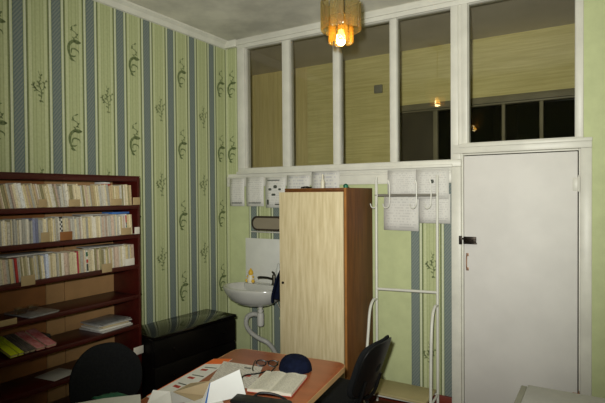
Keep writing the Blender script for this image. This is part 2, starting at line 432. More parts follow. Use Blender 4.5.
# glazed partition: outer casing
ZT, ZB = 3.155, 1.99
b = MB()
b.box(.155, 3.125, -.03, .07, 3.155, H, .004)                 # head
b.box(.15, 3.125, -.045, -.0285, 3.19, 3.215, .003)
b.box(.155, .245, -.0295, .07, 1.98, 3.1555, .003)             # left jamb
b.box(.155, 2.312, -.0305, .07, 1.928, 1.981, .004)            # sill rail
b.box(.15, 2.25, -.05, -.0295, 1.925, 1.95, .005)
b.box(2.236, 2.292, -.0295, .07, 1.98, 3.1555, .003); b.box(2.316, 2.362, -.0295, .07, 2.1005, 3.1555, .003); b.box(2.291, 2.317, -.018, .07, 1.9805, 3.1555, .002)
b.box(3.077, 3.125, -.0295, .07, 2.1005, 3.1555, .004)
b.box(2.3125, 3.125, -.0305, .07, 2.092, 2.101, .002)
struct(b.build('trim_3', 'white'))
# the panes: four fixed lights and the transom over the door
def pane_bounds(x0, x1, z0, z1, idx, tilt=(0, 0)):
    f = MB(); w = .005
    for bx in ((x0, x0+w, z0, z1), (x1-w, x1, z0, z1), (x0+w, x1-w, z0, z0+w), (x0+w, x1-w, z1-w, z1)):
        f.box(bx[0], bx[1], -.012, .05, bx[2], bx[3], .003)
    o = struct(f.build('window_%d' % idx, 'white'))
    g = MB(); cx, cz = (x0+x1)/2, (z0+z1)/2
    g.box(-(x1-x0)/2+w*.6, (x1-x0)/2-w*.6, -.002, .002, -(z1-z0)/2+w*.6, (z1-z0)/2-w*.6)
    go = g.build('glass_pane', 'glasspane', o, loc=(cx, .02, cz), rot=(tilt[0], 0, tilt[1]), smooth=0)
    go['label'] = 'clear reflecting window glass'
xs = [(.245, .679), (.754, 1.213), (1.273, 1.740), (1.796, 2.236)]
for i, (x0, x1) in enumerate(xs):
    pane_bounds(x0, x1, 1.981, 3.155, i+1, tilt=(R(-.3), R(2.6)) if i == 3 else (0, 0))
pane_bounds(2.362, 3.077, 2.101, 3.155, 5)
b = MB()
for (a, c), (d, e) in zip(xs[:-1], xs[1:]): b.box(c+.002, d-.002, -.013, .07, 1.9815, 3.1545, .003)
struct(b.build('trim_4', 'white'))
# door casing
b = MB()
b.box(2.24, 2.312, -.035, .07, 0, 1.927, .004); b.box(2.253, 2.3115, -.034, .07, 1.982, 2.026, .001); b.box(3.108, 3.175, -.035, .07, 0, 2.026, .004); b.box(2.2535, 3.175, -.0355, .07, 2.0262, 2.0915, .004)
b.box(2.30, 3.178, -.05, -.036, 2.07, 2.095, .004)
b.box(2.312, 2.326, -.012, .05, 0, 2.025, .003); b.box(3.096, 3.108, -.012, .05, 0, 2.025, .003); b.box(2.326, 3.096, -.012, .05, 2.012, 2.025, .003)
struct(b.build('trim_5', 'white'))
# white rail under the windows
b = MB(); b.box(.01, 2.238, -.022, -.0, 1.805, 1.9, .004); b.box(.01, 2.238, -.03, 0, 1.885, 1.902, .004)
struct(b.build('trim_6', 'white'))
b = MB(); b.box(.01, 2.238, -.004, 0, 1.9, 1.928); struct(b.build('trim_7', 'white'))
# door leaf
b = MB(); b.box(2.3315, 3.090, -.015, .03, .012, 2.006, .003)
door = struct(b.build('door_1', 'doorwhite'))
b = MB()
for p, q in (((2.296, -.035, 1.345), (2.31, -.048, 1.40)), ):
    b.box(2.300, 2.322, -.052, -.034, 1.335, 1.40, .003)
b.box(2.328, 2.422, -.032, -.014, 1.338, 1.394, .003); b.box(2.318, 2.42, -.04, -.03, 1.372, 1.384, .002); b.box(2.34, 2.43, -.038, -.03, 1.34, 1.35, .002)
b.tube([(2.395, -.033, 1.366), (2.395, -.05, 1.366)], .009, 12)
lk = b.build('lock', 'brass', door); lk['label'] = 'dark metal surface lock near the door edge'
b = MB()
b.tube(smooth_path([(2.356, -.016, 1.255), (2.356, -.045, 1.245), (2.356, -.045, 1.16), (2.356, -.016, 1.15)], 4), .005, 8); b.box(2.346, 2.366, -.018, -.014, 1.245, 1.268, .002); b.box(2.346, 2.366, -.018, -.014, 1.135, 1.16, .002)
b.build('handle', 'rust', door)
for z in (1.78, .30):
    b = MB(); b.tube([(3.098, -.022, z-.05), (3.098, -.022, z+.05)], .008, 10); b.tube([(3.098, -.022, z+.05), (3.098, -.022, z+.062)], .005, 8)
    b.box(3.06, 3.098, -.017, -.012, z-.045, z+.045, .002)
    b.build('hinge', 'white' if z > 1 else 'rust', door)
# corridor seen through the glass
b = MB(); b.mat(0); b.box(.2, 1.36, YC, YC+.1, 0, H); b.box(1.36, XR, YC, YC+.1, 2.66, H); b.mat(1); b.box(-.8, .2, YC, YC+.1, 0, H)
struct(b.build('wall_corridor', ['corr_wall', 'corr_wall_v'], smooth=0))
b = MB(); b.box(-.9, -.8, .12, YC, 0, H); struct(b.build('wall_corridor_left', 'corr_wall_v', smooth=0))
b = MB(); b.box(XR, XR+.1, .12, YC, 0, H); struct(b.build('wall_corridor_right', 'corr_wall', smooth=0))
b = MB(); b.box(-.9, XR+.1, .05, YC+.1, H, H+.1); struct(b.build('ceiling_corridor', 'corr_ceil', smooth=0))
b = MB(); b.box(-.9, XR+.1, .12, YC+.1, -.1, 0); struct(b.build('floor_corridor', 'floor', smooth=0))
b = MB(); b.box(-.9, 0, .05, .12, 0, H); struct(b.build('wall_corridor_front', 'corr_wall', smooth=0))
b = MB(); b.box(1.36, XR, YC-.06, YC+.02, 2.575, 2.66, .004); b.box(1.36, XR, YC-.1, YC-.06, 2.59, 2.605, .002)
for x, w in ((1.36, .03), (1.735, .045), (2.40, .03), (2.73, .032), (3.3, .03)): b.box(x, x+w, YC-.05, YC+.01, 0, 2.58, .003)
struct(b.build('trim_8', 'corr_band'))
for i, (xa, xb, tz) in enumerate(((1.782, 2.398, 3.2), (2.432, 2.728, 0), (2.764, 3.298, 0), (3.332, XR, 0))):
    b = MB(); b.box(-(xb-xa)/2, (xb-xa)/2, -.004, .004, -1.285, 1.285); struct(b.build('window_%d' % (6+i), 'corr_unlit_black', loc=((xa+xb)/2, YC+.005, 1.286), rot=(0, 0, R(tz)), smooth=0))
b = MB(); b.box(1.7, XR, YC+.03, YC+.1, 0, 2.66); struct(b.build('wall_unlit_room_black', 'corr_unlit_black', smooth=0))  # black backing sheet, darkness of the unlit room put into its colour
b = MB(); b.box(1.385, 1.737, YC-.02, YC+.02, 0, 2.575); struct(b.build('door_2', 'corr_door', smooth=0))
b = MB(); b.box(1.07, 1.165, YC-.03, YC, 2.83, 2.92, .006); b.box(1.08, 1.155, YC-.036, YC-.03, 2.84, 2.91, .003)
b.build('electrical_socket', 'greybox', cat='socket', label='small grey square box on the yellow corridor wall behind the glass')

# ------------------------------------------------------------------ lights
fl = bpy.data.lights.new('camera flash', 'SPOT'); fl.energy = 585; fl.color = (1.0, .995, .92); fl.shadow_soft_size = .035
fl.spot_size = R(94); fl.spot_blend = 1.0
fo = bpy.data.objects.new('camera flash', fl); C.objects.link(fo)
fpos = O-RT*.08+UP*.13
tgt = O+(RT*((362-302.5)/F)-UP*((112-201.5)/F)+FW)*4
fo.location = fpos; fo.rotation_euler = (tgt-fpos).to_track_quat('-Z', 'Y').to_euler()
w = bpy.data.worlds.new('world'); bpy.context.scene.world = w; w.use_nodes = True
w.node_tree.nodes['Background'].inputs[0].default_value = (.5, .5, .5, 1); w.node_tree.nodes['Background'].inputs[1].default_value = .02

# ------------------------------------------------------------------ hanging lamp
LX, LY, LZ = 1.885, -1.19, 2.665
lamp = thing('hanging_lamp', 'amber glass plate ceiling lamp with one glowing bulb', 'lamp', (LX, LY, LZ))
b = MB(); b.tube([(0, 0, .26), (0, 0, H-LZ-.03)], .006, 8); b.lathe([(0, H-LZ), (.05, H-LZ), (.045, H-LZ-.03), (.012, H-LZ-.05), (0, H-LZ-.05)], 20); b.build('stem', 'brassring', lamp)
b = MB(); n = 32
for rr, zz in ((.112, .225), (.066, .13)):
    b.tube([(rr*math.cos(2*PI*i/n), rr*math.sin(2*PI*i/n), zz) for i in range(n)], .004, 6, close=True)
for a in range(3): b.tube([(0, 0, .25), (.112*math.cos(R(a*120)), .112*math.sin(R(a*120)), .225)], .003, 6)
for a in range(3): b.tube([(.03*math.cos(R(a*120)), .03*math.sin(R(a*120)), .245), (.066*math.cos(R(a*120)), .066*math.sin(R(a*120)), .13)], .003, 6)
b.build('ring', 'brassring', lamp)
b = MB(); b.lathe([(0, .25), (.022, .25), (.022, .06), (.018, .05), (0, .05)], 16); b.build('socket', 'brassring', lamp)
amb_o = amber_mat('amber glass pale', (.9, .84, .58)); amb_i = amber_mat('amber glass deep', (.96, .74, .3))
def plates(n, rad, z0, z1, w, m, off):
    for i in range(n):
        a = 2*PI*i/n+off
        b = MB(); b.prism(rrect(w, z1-z0, .012, 4, 0, (z0+z1)/2), -.004, .004, Matrix(((0, 0, 1, 0), (1, 0, 0, 0), (0, 1, 0, 0), (0, 0, 0, 1))), bev=.0015)
        p = b.build('glass_plate', m, lamp, loc=(rad*math.cos(a), rad*math.sin(a), 0), rot=(0, 0, a))
        b = MB(); b.tube([(.008, 0, z1-.012), (-.008, 0, z1-.012)], .006, 8); b.build('clip', 'chrome', p)
plates(8, .113, .045, .225, .082, amb_o, .25)
plates(6, .066, -.03, .13, .06, amb_i, .1)
b = MB(); b.lathe([(0, -.042), (.012, -.04), (.024, -.028), (.029, -.008), (.027, .01), (.018, .032), (.014, .05), (0, .05)], 20)
b.build('bulb', emit_mat('glowing bulb', (1.0, .74, .36), 28), lamp)

# ------------------------------------------------------------------ bookcase
BX0, BX1, BY1, BY0 = .018, .30, -1.368, -2.66
bc = thing('bookcase', 'tall maroon open bookcase along the striped wall', 'bookcase', (0, 0, 0))
for y0 in (BY1-.022, BY0):
    b = MB(); b.box(BX0, BX1, y0, y0+.022, 0, 1.862, .002); b.build('side_panel', 'maroon', bc)
b = MB(); b.box(BX0+.004, BX1+.004, BY0, BY1, 1.862, 1.868, .002); b.box(BX0, BX1, BY0+.023, BY1-.023, 1.828, 1.862, .002); b.build('top_board', 'maroon', bc)
SH = {1: 1.655, 2: 1.441, 3: 1.216, 4: .992, 5: .774, 6: .556, 7: .32, 8: .09}
for k, z in SH.items():
    b = MB(); b.box(BX0, BX1, BY0+.023, BY1-.023, z-.03, z, .002); b.build('shelf', 'maroon', bc)
b = MB(); b.box(BX0-.012, BX0, BY0+.02, -1.935, .05, 1.84); p = b.build('back_panel', 'hard_brown', bc); p['label'] = 'brown hardboard back'
b = MB(); b.box(BX0-.012, BX0, -1.93, -1.80, .05, 1.84); b.box(BX0-.012, BX0, -1.794, BY1-.02, .05, 1.84); p = b.build('back_panel', 'hard_tan', bc); p['label'] = 'tan hardboard back'

# ---- books: one base mesh per spine colour, then copies
SP = {'cream': (206, 194, 160), 'tan': (178, 158, 120), 'pale grey': (176, 174, 164), 'buff': (194, 178, 134), 'off-white': (212, 206, 190), 'pinkish': (188, 166, 148), 'drab olive': (150, 142, 104)}
def spine_mat(name, c):
    """worn printed spine; every copy gets its own shade"""
    m, nt, out = new_mat(name)
    b = N(nt, 'ShaderNodeBsdfPrincipled', Roughness=.7); b.inputs['Specular IOR Level'].default_value = .2
    oi = N(nt, 'ShaderNodeObjectInfo'); tc = N(nt, 'ShaderNodeTexCoord')
    mp = N(nt, 'ShaderNodeMapping'); mp.inputs['Scale'].default_value = (1, 1.5, 14)
    cmb = N(nt, 'ShaderNodeCombineXYZ')
    ml = N(nt, 'ShaderNodeMath', operation='MULTIPLY'); ml.inputs[1].default_value = 40.0
    nt.links.new(oi.outputs['Random'], ml.inputs[0]); nt.links.new(ml.outputs[0], cmb.inputs[0]); nt.links.new(cmb.outputs[0], mp.inputs['Location'])
    nz = N(nt, 'ShaderNodeTexNoise', Scale=1.6, Detail=3.0)
    nt.links.new(tc.outputs['Object'], mp.inputs['Vector']); nt.links.new(mp.outputs[0], nz.inputs['Vector'])
    rp = N(nt, 'ShaderNodeValToRGB'); a = lin(c)
    rp.color_ramp.elements[0].position = .36; rp.color_ramp.elements[0].color = (a[0]*.7, a[1]*.67, a[2]*.62, 1)
    rp.color_ramp.elements[1].position = .5; rp.color_ramp.elements[1].color = a
    nt.links.new(nz.outputs[0], rp.inputs[0])
    hs = N(nt, 'ShaderNodeHueSaturation'); hs.inputs['Saturation'].default_value = .95
    mr_ = N(nt, 'ShaderNodeMapRange'); mr_.inputs['To Min'].default_value = .85; mr_.inputs['To Max'].default_value = 1.3
    nt.links.new(oi.outputs['Random'], mr_.inputs['Value']); nt.links.new(mr_.outputs[0], hs.inputs['Value'])
    nt.links.new(rp.outputs[0], hs.inputs['Color']); nt.links.new(hs.outputs[0], b.inputs['Base Color']); nt.links.new(b.outputs[0], out.inputs[0])
    return m
def book_base(color, c):
    m = spine_mat('spine '+color, c)
    b = MB(); w = .5
    b.mat(0); b.box(-.004, 0, -.5, .5, 0, 1); b.box(-1, -.004, .42, .5, 0, 1); b.box(-1, -.004, -.5, -.42, 0, 1)
    b.mat(1); b.box(-.98, -.004, -.42, .42, .015, .985)
    me = bpy.data.meshes.new('book'); bmesh.ops.recalc_face_normals(b.bm, faces=b.bm.faces); b.bm.to_mesh(me); b.bm.free()
    me.materials.append(m); me.materials.append(M_['pages'])
    return me
BASE = {k: book_base(k, v) for k, v in SP.items()}
BASE['white'] = book_base('white', (226, 226, 222)); BASE['red'] = book_base('red', (168, 40, 34)); BASE['crimson'] = book_base('crimson', (160, 44, 60))
BASE['bluegrey'] = book_base('bluegrey', (128, 132, 158)); BASE['lightblue'] = book_base('lightblue', (186, 194, 214)); BASE['green'] = book_base('green', (40, 96, 66))
BASE['black'] = book_base('black', (24, 22, 22))
_proto = bpy.data.objects.new('book', BASE['cream'])
def put_book(kind, y, z, t, h, d, lean, label, group, xf):
    o = _proto.copy(); o.data = BASE[kind]; C.objects.link(o)
    o.location = (xf, y, z+abs(math.sin(lean))*t/2+.0005); o.scale = (d, t, h); o.rotation_euler = (lean, 0, 0)
    return tag(o, label, 'book', group)
ROWN = {1: 'top', 2: 'middle', 3: 'lowest'}
rows = {
 1: dict(lean=lambda y: R(12) if y < -2.0 else (R(7) if y < -1.62 else R(3)), end=-1.435,
         special=[(-2.225, 'white', .022, .15, 'wide white leaning book in the top row on the bookcase')]),
 2: dict(lean=lambda y: R(1.5) if y < -2.06 else R(3), end=-1.425,
         special=[(-2.165, 'bluegrey', .016, .15, 'blue-grey book, left one of a touching pair in the middle row'), (-2.148, 'bluegrey', .016, .149, 'blue-grey book, right one of a touching pair in the middle row'),
                  (-1.985, 'checker', .02, .152, 'book with black and white checkered spine in the middle row'), (-1.485, 'redgreen', .014, .15, 'white book with red and green spine marks near the right end of the middle row')]),
 3: dict(lean=lambda y: R(5) if y < -2.1 else R(2.5), end=-1.43,
         special=[(-2.262, 'red', .013, .146, 'red spined book in the lowest book row'), (-2.085, 'lightblue', .018, .15, 'pale blue-white book in the lowest book row'),
                  (-1.875, 'crimson', .014, .145, 'crimson spined book in the lowest book row'), (-1.80, 'redgreenb', .013, .145, 'white book with green and red spine bands in the lowest book row')]),
}
def striped_book(name, bands):
    """a book whose spine carries printed bands: list of (z0, z1, material)"""
    b = MB(); mats = ['paper', 'pages']+[x[2] for x in bands]
    b.mat(0); b.box(-1, -.004, .42, .5, 0, 1); b.box(-1, -.004, -.5, -.42, 0, 1); b.box(-.004, 0, -.5, .5, 0, 1)
    b.mat(1); b.box(-.98, -.004, -.42, .42, .015, .985)
    for i, x in enumerate(bands):
        b.mat(2+i); b.box(0, .004, x[3] if len(x) > 3 else -.5, x[4] if len(x) > 3 else .5, x[0], x[1])
    me = bpy.data.meshes.new('book'); bmesh.ops.recalc_face_normals(b.bm, faces=b.bm.faces); b.bm.to_mesh(me); b.bm.free()
    uniq = []
    for m in mats: me.materials.append(M_[m])
    return me
chk = []
for i in range(9):
    for j in range(2):
        if (i+j) % 2 == 0: chk.append((.1+i*.09, .19+i*.09, 'black_plastic', -.5+j*.5, j*.5))
chk.append((.92, 1.0, 'black_plastic', -.5, .5))
BASE['checker'] = striped_book('checker', chk)
BASE['redgreen'] = striped_book('rg', [(.6, .95, 'red_paint', -.3, .4), (.48, .6, 'dark_print', -.2, .4), (.35, .46, 'green_cloth', -.2, .4)])
BASE['redgreenb'] = striped_book('rgb', [(.72, .92, 'green_cloth'), (.42, .58, 'red_paint'), (.05, .38, 'dark_print')])
names = list(SP)
pal = {1: ['cream', 'buff', 'pale grey', 'cream', 'tan', 'pinkish', 'off-white', 'drab olive'], 2: ['cream', 'pale grey', 'off-white', 'cream', 'pinkish', 'pale grey', 'buff'], 3: ['cream', 'off-white', 'cream', 'buff', 'pale grey', 'pinkish', 'drab olive']}
for r, cfg in rows.items():
    y = -2.50; sp = list(cfg['special'])
    prev = None
    while y < cfg['end']:
        lean = cfg['lean'](y); h = random.uniform(.134, .152); t = random.choice([.007, .009, .010, .012, .014, .017])*random.uniform(.9, 1.1)
        if prev is not None and prev != lean: y += .152*max(0, math.tan(prev)-math.tan(lean))*.0+.003
        if sp and y > sp[0][0]-.012:
            s_ = sp.pop(0); kind, t, h = s_[1], s_[2], s_[3]
            put_book(kind, y+t/2, SH[r], t, h, .115, lean, s_[4], None, .285+random.uniform(-.002, .004))
        else:
            kind = random.choice(pal[r])
            put_book(kind, y+t/2, SH[r], t, h, random.uniform(.105, .118), lean, 'slim %s book packed upright in the %s book row of the maroon bookcase' % (kind, ROWN[r]),
                     'books in the %s row of the bookcase' % ROWN[r], .283+random.uniform(-.006, .006))
        y += t/math.cos(lean)+.0012; prev = lean
bpy.data.objects.remove(_proto)
# flat things lying over the book rows
def flatbox(name, x0, x1, y0, y1, z0, h, m, cat, label, rz=0, bev=.001, tiltx=0, tilty=0, group=None):
    b = MB(); b.box(-(x1-x0)/2, (x1-x0)/2, -(y1-y0)/2, (y1-y0)/2, 0, h, bev)
    o = b.build(name, m, loc=((x0+x1)/2, (y0+y1)/2, z0), rot=(tiltx, tilty, rz)); return tag(o, label, cat, group)
b = MB(); b.mat(1); b.box(-.05, .05, -.03, .03, 0, .013, .004); b.mat(0); b.box(-.048, .048, -.029, .029, .013, .026, .006)
tag(b.build('medicine_box', ['paper', 'red_paint'], loc=(.22, -1.63, SH[1]+.1405), rot=(0, 0, .1)), 'small white and red box lying on the top row of books', 'box')
flatbox('book', .17, .28, -1.60, -1.45, SH[2]+.1535, .014, 'blue_print', 'book', 'blue book lying flat over the right end of the middle row')
flatbox('paper_sheet', .15, .285, -1.82, -1.63, SH[2]+.1535, .006, 'paper_shade', 'paper', 'grey-white papers lying flat over the middle book row', .03)
flatbox('paper_sheet', .13, .28, -1.78, -1.50, SH[3]+.1535, .005, 'paper_shade', 'paper', 'thin papers lying flat over the right half of the lowest book row', -.03)
flatbox('paper_sheet', .12, .28, -2.33, -2.04, SH[3]+.1535, .007, 'paper_shade', 'paper', 'thin papers lying flat over the left half of the lowest book row', .04)
# shelf marker cards
def marker(y, z, w, h, m, label):
    b = MB(); b.box(0, .0025, -w/2, w/2, 0, h, .0008); b.box(-.02, 0, -w/2, w/2, h*.45, h*.45+.002, .0005) if z < SH[3]+.001 and z > SH[3]-.1 else b.box(-.02, 0, -w/2, w/2, .0, .0022, .0005)
    tag(b.build('shelf_marker', m, loc=(BX1+.0035, y, z)), label, 'shelf label', 'marker cards on the bookcase shelf edges')
marker(-2.118, SH[1]+.003, .052, .05, 'label_tan', 'tan marker card before the books, left one on the top shelf edge')
marker(-1.905, SH[1]+.003, .08, .046, 'label_tan', 'tan marker card before the books, middle one on the top shelf edge')
marker(-1.575, SH[1]+.003, .082, .046, 'label_tan', 'tan marker card before the books, right one on the top shelf edge')
marker(-1.404, SH[1]+.002, .065, .055, 'label_tan', 'tan marker card in the empty right corner of the top book shelf')
marker(-2.105, SH[2]+.003, .055, .06, 'label_tan', 'tan marker card, left one of two close together on the middle book shelf')
marker(-1.965, SH[2]+.003, .085, .055, 'hard_brown', 'brown marker card below the checkered spine on the middle book shelf')
marker(-1.50, SH[2]+.003, .085, .05, 'label_tan', 'tan marker card at the right books of the middle book shelf')
marker(-1.402, SH[2]+.002, .045, .05, 'label_white', 'white marker card in the right corner of the middle book shelf')
marker(-2.215, SH[3]-.022, .085, .06, 'label_tan', 'bent tan marker card below the red spined book')
marker(-1.665, SH[3]-.02, .08, .06, 'label_tan', 'tan marker card hanging over the lowest book shelf edge')
marker(-1.47, SH[3]+.003, .08, .05, 'label_white', 'pale marker card at the right books of the lowest book row')
marker(-2.335, SH[4]-.01, .1, .035, 'label_tan', 'tan marker card on the left of the shelf with the clear packages')
b = MB(); b.box(0, .0025, -.045, .045, 0, .058, .0008); b.box(-.02, 0, -.045, .045, 0, .003, .0005)
tag(b.build('shelf_marker', 'label_white', loc=(BX1+.0035, -1.402, SH[6]-.005)), 'white marker card low on the bookcase beside the round chair back', 'shelf label')
# lower shelves
b = MB(); b.prism(rrect(.25, .2, .02, 4), 0, .004, bev=.001); b.prism(rrect(.262, .212, .024, 4), .004, .01, bev=.001)
tag(b.build('tray', 'silver', loc=(.175, -2.12, SH[4]+.0005), rot=(0, R(0), .1)), 'shallow silver-grey tray lying on the shelf under the books', 'tray')
for (x, y, s, lab) in ((.17, -2.185, 1.0, 'clear glass ashtray, left one on the silver tray'), (.14, -2.095, .85, 'clear glass ashtray, right one on the silver tray')):
    b = MB(); b.lathe([(0, 0), (.03*s, 0), (.042*s, .035*s), (.038*s, .035*s), (.027*s, .006), (0, .006)], 12)
    tag(b.build('ashtray', 'clear', loc=(x, y, SH[4]+.011)), lab, 'ashtray')
# slanted school booklets
mags = [(-2.30, 'limemag', .045, 'lime yellow booklet, leftmost on the lower shelf'), (-2.258, 'limemag', .03, 'lime yellow booklet next to the grey booklets'),
        (-2.222, 'greymag', .03, 'grey booklet next to the lime booklets'), (-2.188, 'greymag', .03, 'dark grey booklet left of the pink booklets'),
        (-2.138, 'pinkmag', .055, 'pink booklet, left one of the pink pair'), (-2.068, 'pinkmag', .065, 'pink booklet, right one of the pink pair')]
for (y, m, wd, lab) in mags:
    b = MB(); b.mat(0); b.box(-.115, .115, -wd/2, wd/2, 0, .004, .001); b.box(-.115, .115, -wd/2, wd/2, .014, .018, .001); b.mat(1); b.box(-.113, .113, -wd/2+.002, wd/2-.002, .004, .014)
    tag(b.build('booklet', [m, 'pages'], loc=(.172, y, SH[5]+.04), rot=(0, R(17), .06)), lab, 'booklet')
b = MB(); b.box(-.05, .05, -.2, .2, 0, .045, .004)
tag(b.build('book', 'darkmag', loc=(.078, -2.17, SH[5]+.0005)), 'dark thick book behind the lime, grey and pink booklets', 'book')
stk = [(.0, .012, 'paper_shade', .24, .27, .06, 'grey bound papers at the bottom of the loose stack on the lower shelf'), (.0125, .012, 'paper', .22, .26, -.05, 'white papers second from the bottom of the loose stack'),
       (.025, .016, 'pages', .21, .22, .03, 'cream booklet in the middle of the loose stack on the lower shelf'), (.0415, .008, 'paper_shade', .23, .27, -.1, 'grey magazine second from the top of the loose stack'), (.05, .006, 'silver', .22, .26, .07, 'shiny grey magazine on top of the loose stack')]
for dz, h, m, w_, l_, rz, lab in stk:
    flatbox('magazine', .165-w_/2, .165+w_/2, -1.57-l_/2, -1.57+l_/2, SH[5]+.0005+dz, h, m, 'magazine', lab, rz, .002)
flatbox('paper_sheet', .09, .27, -2.06, -1.87, SH[6]+.0005, .003, 'paper_shade', 'paper', 'white sheet lying on the low shelf left of the round chair back', .15)

# ------------------------------------------------------------------ black chest of drawers
dr = thing('chest_of_drawers', 'low glossy black chest of drawers against the striped wall', 'chest of drawers', (.27, -.913, 0), R(-5.0))
L_, D_, HH = .87, .375, .68
b = MB(); b.box(-D_/2, D_/2-.02, -L_/2+.005, L_/2-.005, .05, HH-.025, .003); b.build('body', 'black_front', dr)
b = MB(); b.box(-D_/2, D_/2+.005, -L_/2, L_/2, HH-.025, HH, .004); b.build('top_board', 'black_gloss', dr)
b = MB(); b.box(-D_/2+.02, D_/2-.04, -L_/2+.03, L_/2-.03, 0, .05); b.build('plinth', 'black_gloss', dr)
for k in range(3):
    z0 = .06+k*.198
    b = MB(); b.box(D_/2-.02, D_/2-.002, -L_/2+.01, L_/2-.01, z0, z0+.19, .003); dd = b.build('drawer', 'black_front', dr)
    for s in (-1, 1):
        b = MB(); b.lathe([(0, .022), (.009, .02), (.011, .014), (.005, .008), (.005, 0), (0, 0)], 12, Matrix.Translation((D_/2-.002, s*.26, z0+.1)) @ Matrix.Rotation(PI/2, 4, 'Y'))
        b.build('knob', 'black_gloss', dd)

# ------------------------------------------------------------------ wardrobe
wx0, wx1, wy0, wy1, wz = 1.035, 1.588, -.53, -.04, 1.772
wd = thing('wardrobe', 'narrow wardrobe with birch door and dark brown sides', 'wardrobe', (0, 0, 0))
b = MB()
b.box(wx0, wx0+.018, wy0, wy1, .06, wz-.0185, .001); b.build('side_panel', 'walnut', wd)
b = MB(); b.mat(0); b.box(wx1-.018, wx1, wy0+.003, wy1, 0.0, wz, .001); b.mat(1); b.box(wx1-.018, wx1, wy0, wy0+.003, 0, wz); b.build('side_panel', ['walnut', 'edge'], wd)
b = MB(); b.box(wx0, wx1-.0185, wy0, wy1, wz-.018, wz, .001); b.box(wx0+.019, wx1-.019, wy0+.01, wy1, wz-.06, wz-.019); b.build('top_board', 'walnut', wd)
b = MB(); b.box(wx0+.019, wx1-.019, wy0, wy1-.01, .06, .078, .001); b.box(wx0+.019, wx1-.019, wy0+.02, wy0+.038, 0, .06); b.build('bottom_board', 'walnut', wd)
b = MB(); b.box(wx0, wx1-.02, wy1-.008, wy1-.002, .06, wz-.02); b.build('back_panel', 'hard_brown', wd)
b = MB(); b.mat(0); b.box(-.548, 0, -.02, -.001, .07, wz-.03, .0015)
dw = b.build('door', 'birch', wd, loc=(wx1-.018, wy0-.004, 0), rot=(0, 0, R(4.5)))
b = MB(); b.lathe([(0, .012), (.006, .012), (.010, .004), (.011, 0), (0, 0)], 14, Matrix.Translation((-.52, -.02, 1.02)) @ Matrix.Rotation(PI/2, 4, 'X')); b.build('door_knob', 'brass', dw)
# odds and ends on top
b = MB(); b.lathe([(0, 0), (.016, 0), (.017, .05), (.012, .07), (.008, .075), (.007, .115), (0, .118)], 14)
tag(b.build('bottle', 'duckwhite', loc=(1.27, -.32, wz+.0005)), 'slim white bottle standing on top of the wardrobe', 'bottle')
b = MB(); b.tube(smooth_path([(-.05, 0, .006), (-.02, .01, .012), (.02, -.008, .008), (.05, .006, .01)], 4), [.006]*13, 8); b.tube(smooth_path([(-.045, .02, .006), (0, .01, .014), (.05, -.016, .006)], 4), .005, 8)
tag(b.build('pliers', 'black_plastic', loc=(1.16, -.40, wz+.0005)), 'small dark tool lying on top of the wardrobe', 'tool')
b = MB(); b.lathe([(0, 0), (.018, 0), (.02, .02), (.01, .03), (0, .034)], 12)
tag(b.build('small_jar', 'green_cloth', loc=(1.53, -.42, wz+.0005)), 'small green jar on the right front of the wardrobe top', 'jar')
# towel on the wardrobe's side
tw = thing('towel', 'dark navy towel hanging beside the wardrobe above the sink', 'towel', (0, 0, 0))
b = MB(); nu, nv = 10, 14; grid = []
for j in range(nv+1):
    v = j/nv; row = []
    for i in range(nu+1):
        u = i/nu; wdt = .05+.30*min(1, v*1.8)
        y = -.42+(u-.5)*wdt*.55; x = wx0-.014-.185*min(1, v*1.15)**.75*(1-abs(u-.5)*.6)-.012*math.sin(u*14+v*2)*v
        row.append(b.bm.verts.new((x, y, 1.25-.43*v-.01*math.sin(u*9))))
    grid.append(row)
for j in range(nv):
    for i in range(nu): b.bm.faces.new((grid[j][i], grid[j][i+1], grid[j+1][i+1], grid[j+1][i]))
b.build('cloth', 'navy', tw, solid=.012, subsurf=1)
b = MB(); b.tube([(wx0-.003, -.42, 1.26), (wx0-.022, -.42, 1.255), (wx0-.024, -.42, 1.275)], .004, 8); b.build('hanging_loop', 'navy', tw)

# ------------------------------------------------------------------ sink corner
sk = thing('washbasin', 'oval white porcelain washbasin on the wall beside the wardrobe', 'sink', (.485, -.23, .0))
b = MB()
prof = [(0, .70), (.06, .70), (.16, .72), (.235, .765), (.272, .815), (.29, .85), (.295, .868), (.29, .878), (.275, .88), (.262, .872), (.24, .83), (.18, .775), (.08, .757), (.03, .755), (0, .755)]
b.lathe(prof, 40, None, 1.09, .72)
b.prism(rrect(.42, .11, .03, 5, 0, .165), .80, .878, bev=.008)
b.build('basin', 'porcelain', sk)
b = MB(); zf = .876
b.lathe([(0, zf), (.026, zf), (.026, zf+.01), (.02, zf+.018), (.02, zf+.09), (.014, zf+.1), (0, zf+.1)], 16, Matrix.Translation((.12, .16, 0)))
b.tube(smooth_path([(.12, .15, zf+.055), (.085, .1, zf+.075), (.045, .045, zf+.085), (.03, .025, zf+.08)], 4), .011, 10)
b.tube([(.12, .16, zf+.1), (.122, .155, zf+.115), (.13, .12, zf+.128)], .009, 10)
b.build('faucet', 'chrome_dark', sk)
b = MB(); b.lathe([(0, .70), (.03, .70), (.03, .69), (.018, .685), (.018, .64), (.03, .635), (.032, .62), (.032, .53), (.026, .515), (0, .51)], 18, Matrix.Translation((.055, .03, 0)))
b.lathe([(.02, .665), (.028, .665), (.028, .65), (.02, .65)], 18, Matrix.Translation((.055, .03, 0))); b.build('bottle_trap', 'plastic_grey', sk)
b = MB(); path = smooth_path([(.03, .03, .615), (-.03, .02, .615), (-.09, .02, .58), (-.105, .02, .51), (-.06, .03, .44), (.02, .05, .39), (.10, .08, .35), (.14, .13, .26), (.145, .17, .14), (.145, .17, .06)], 10)
b.tube(path, [.0235 if i % 2 else .02 for i in range(len(path))], 12); b.build('drain_hose', 'hose', sk)
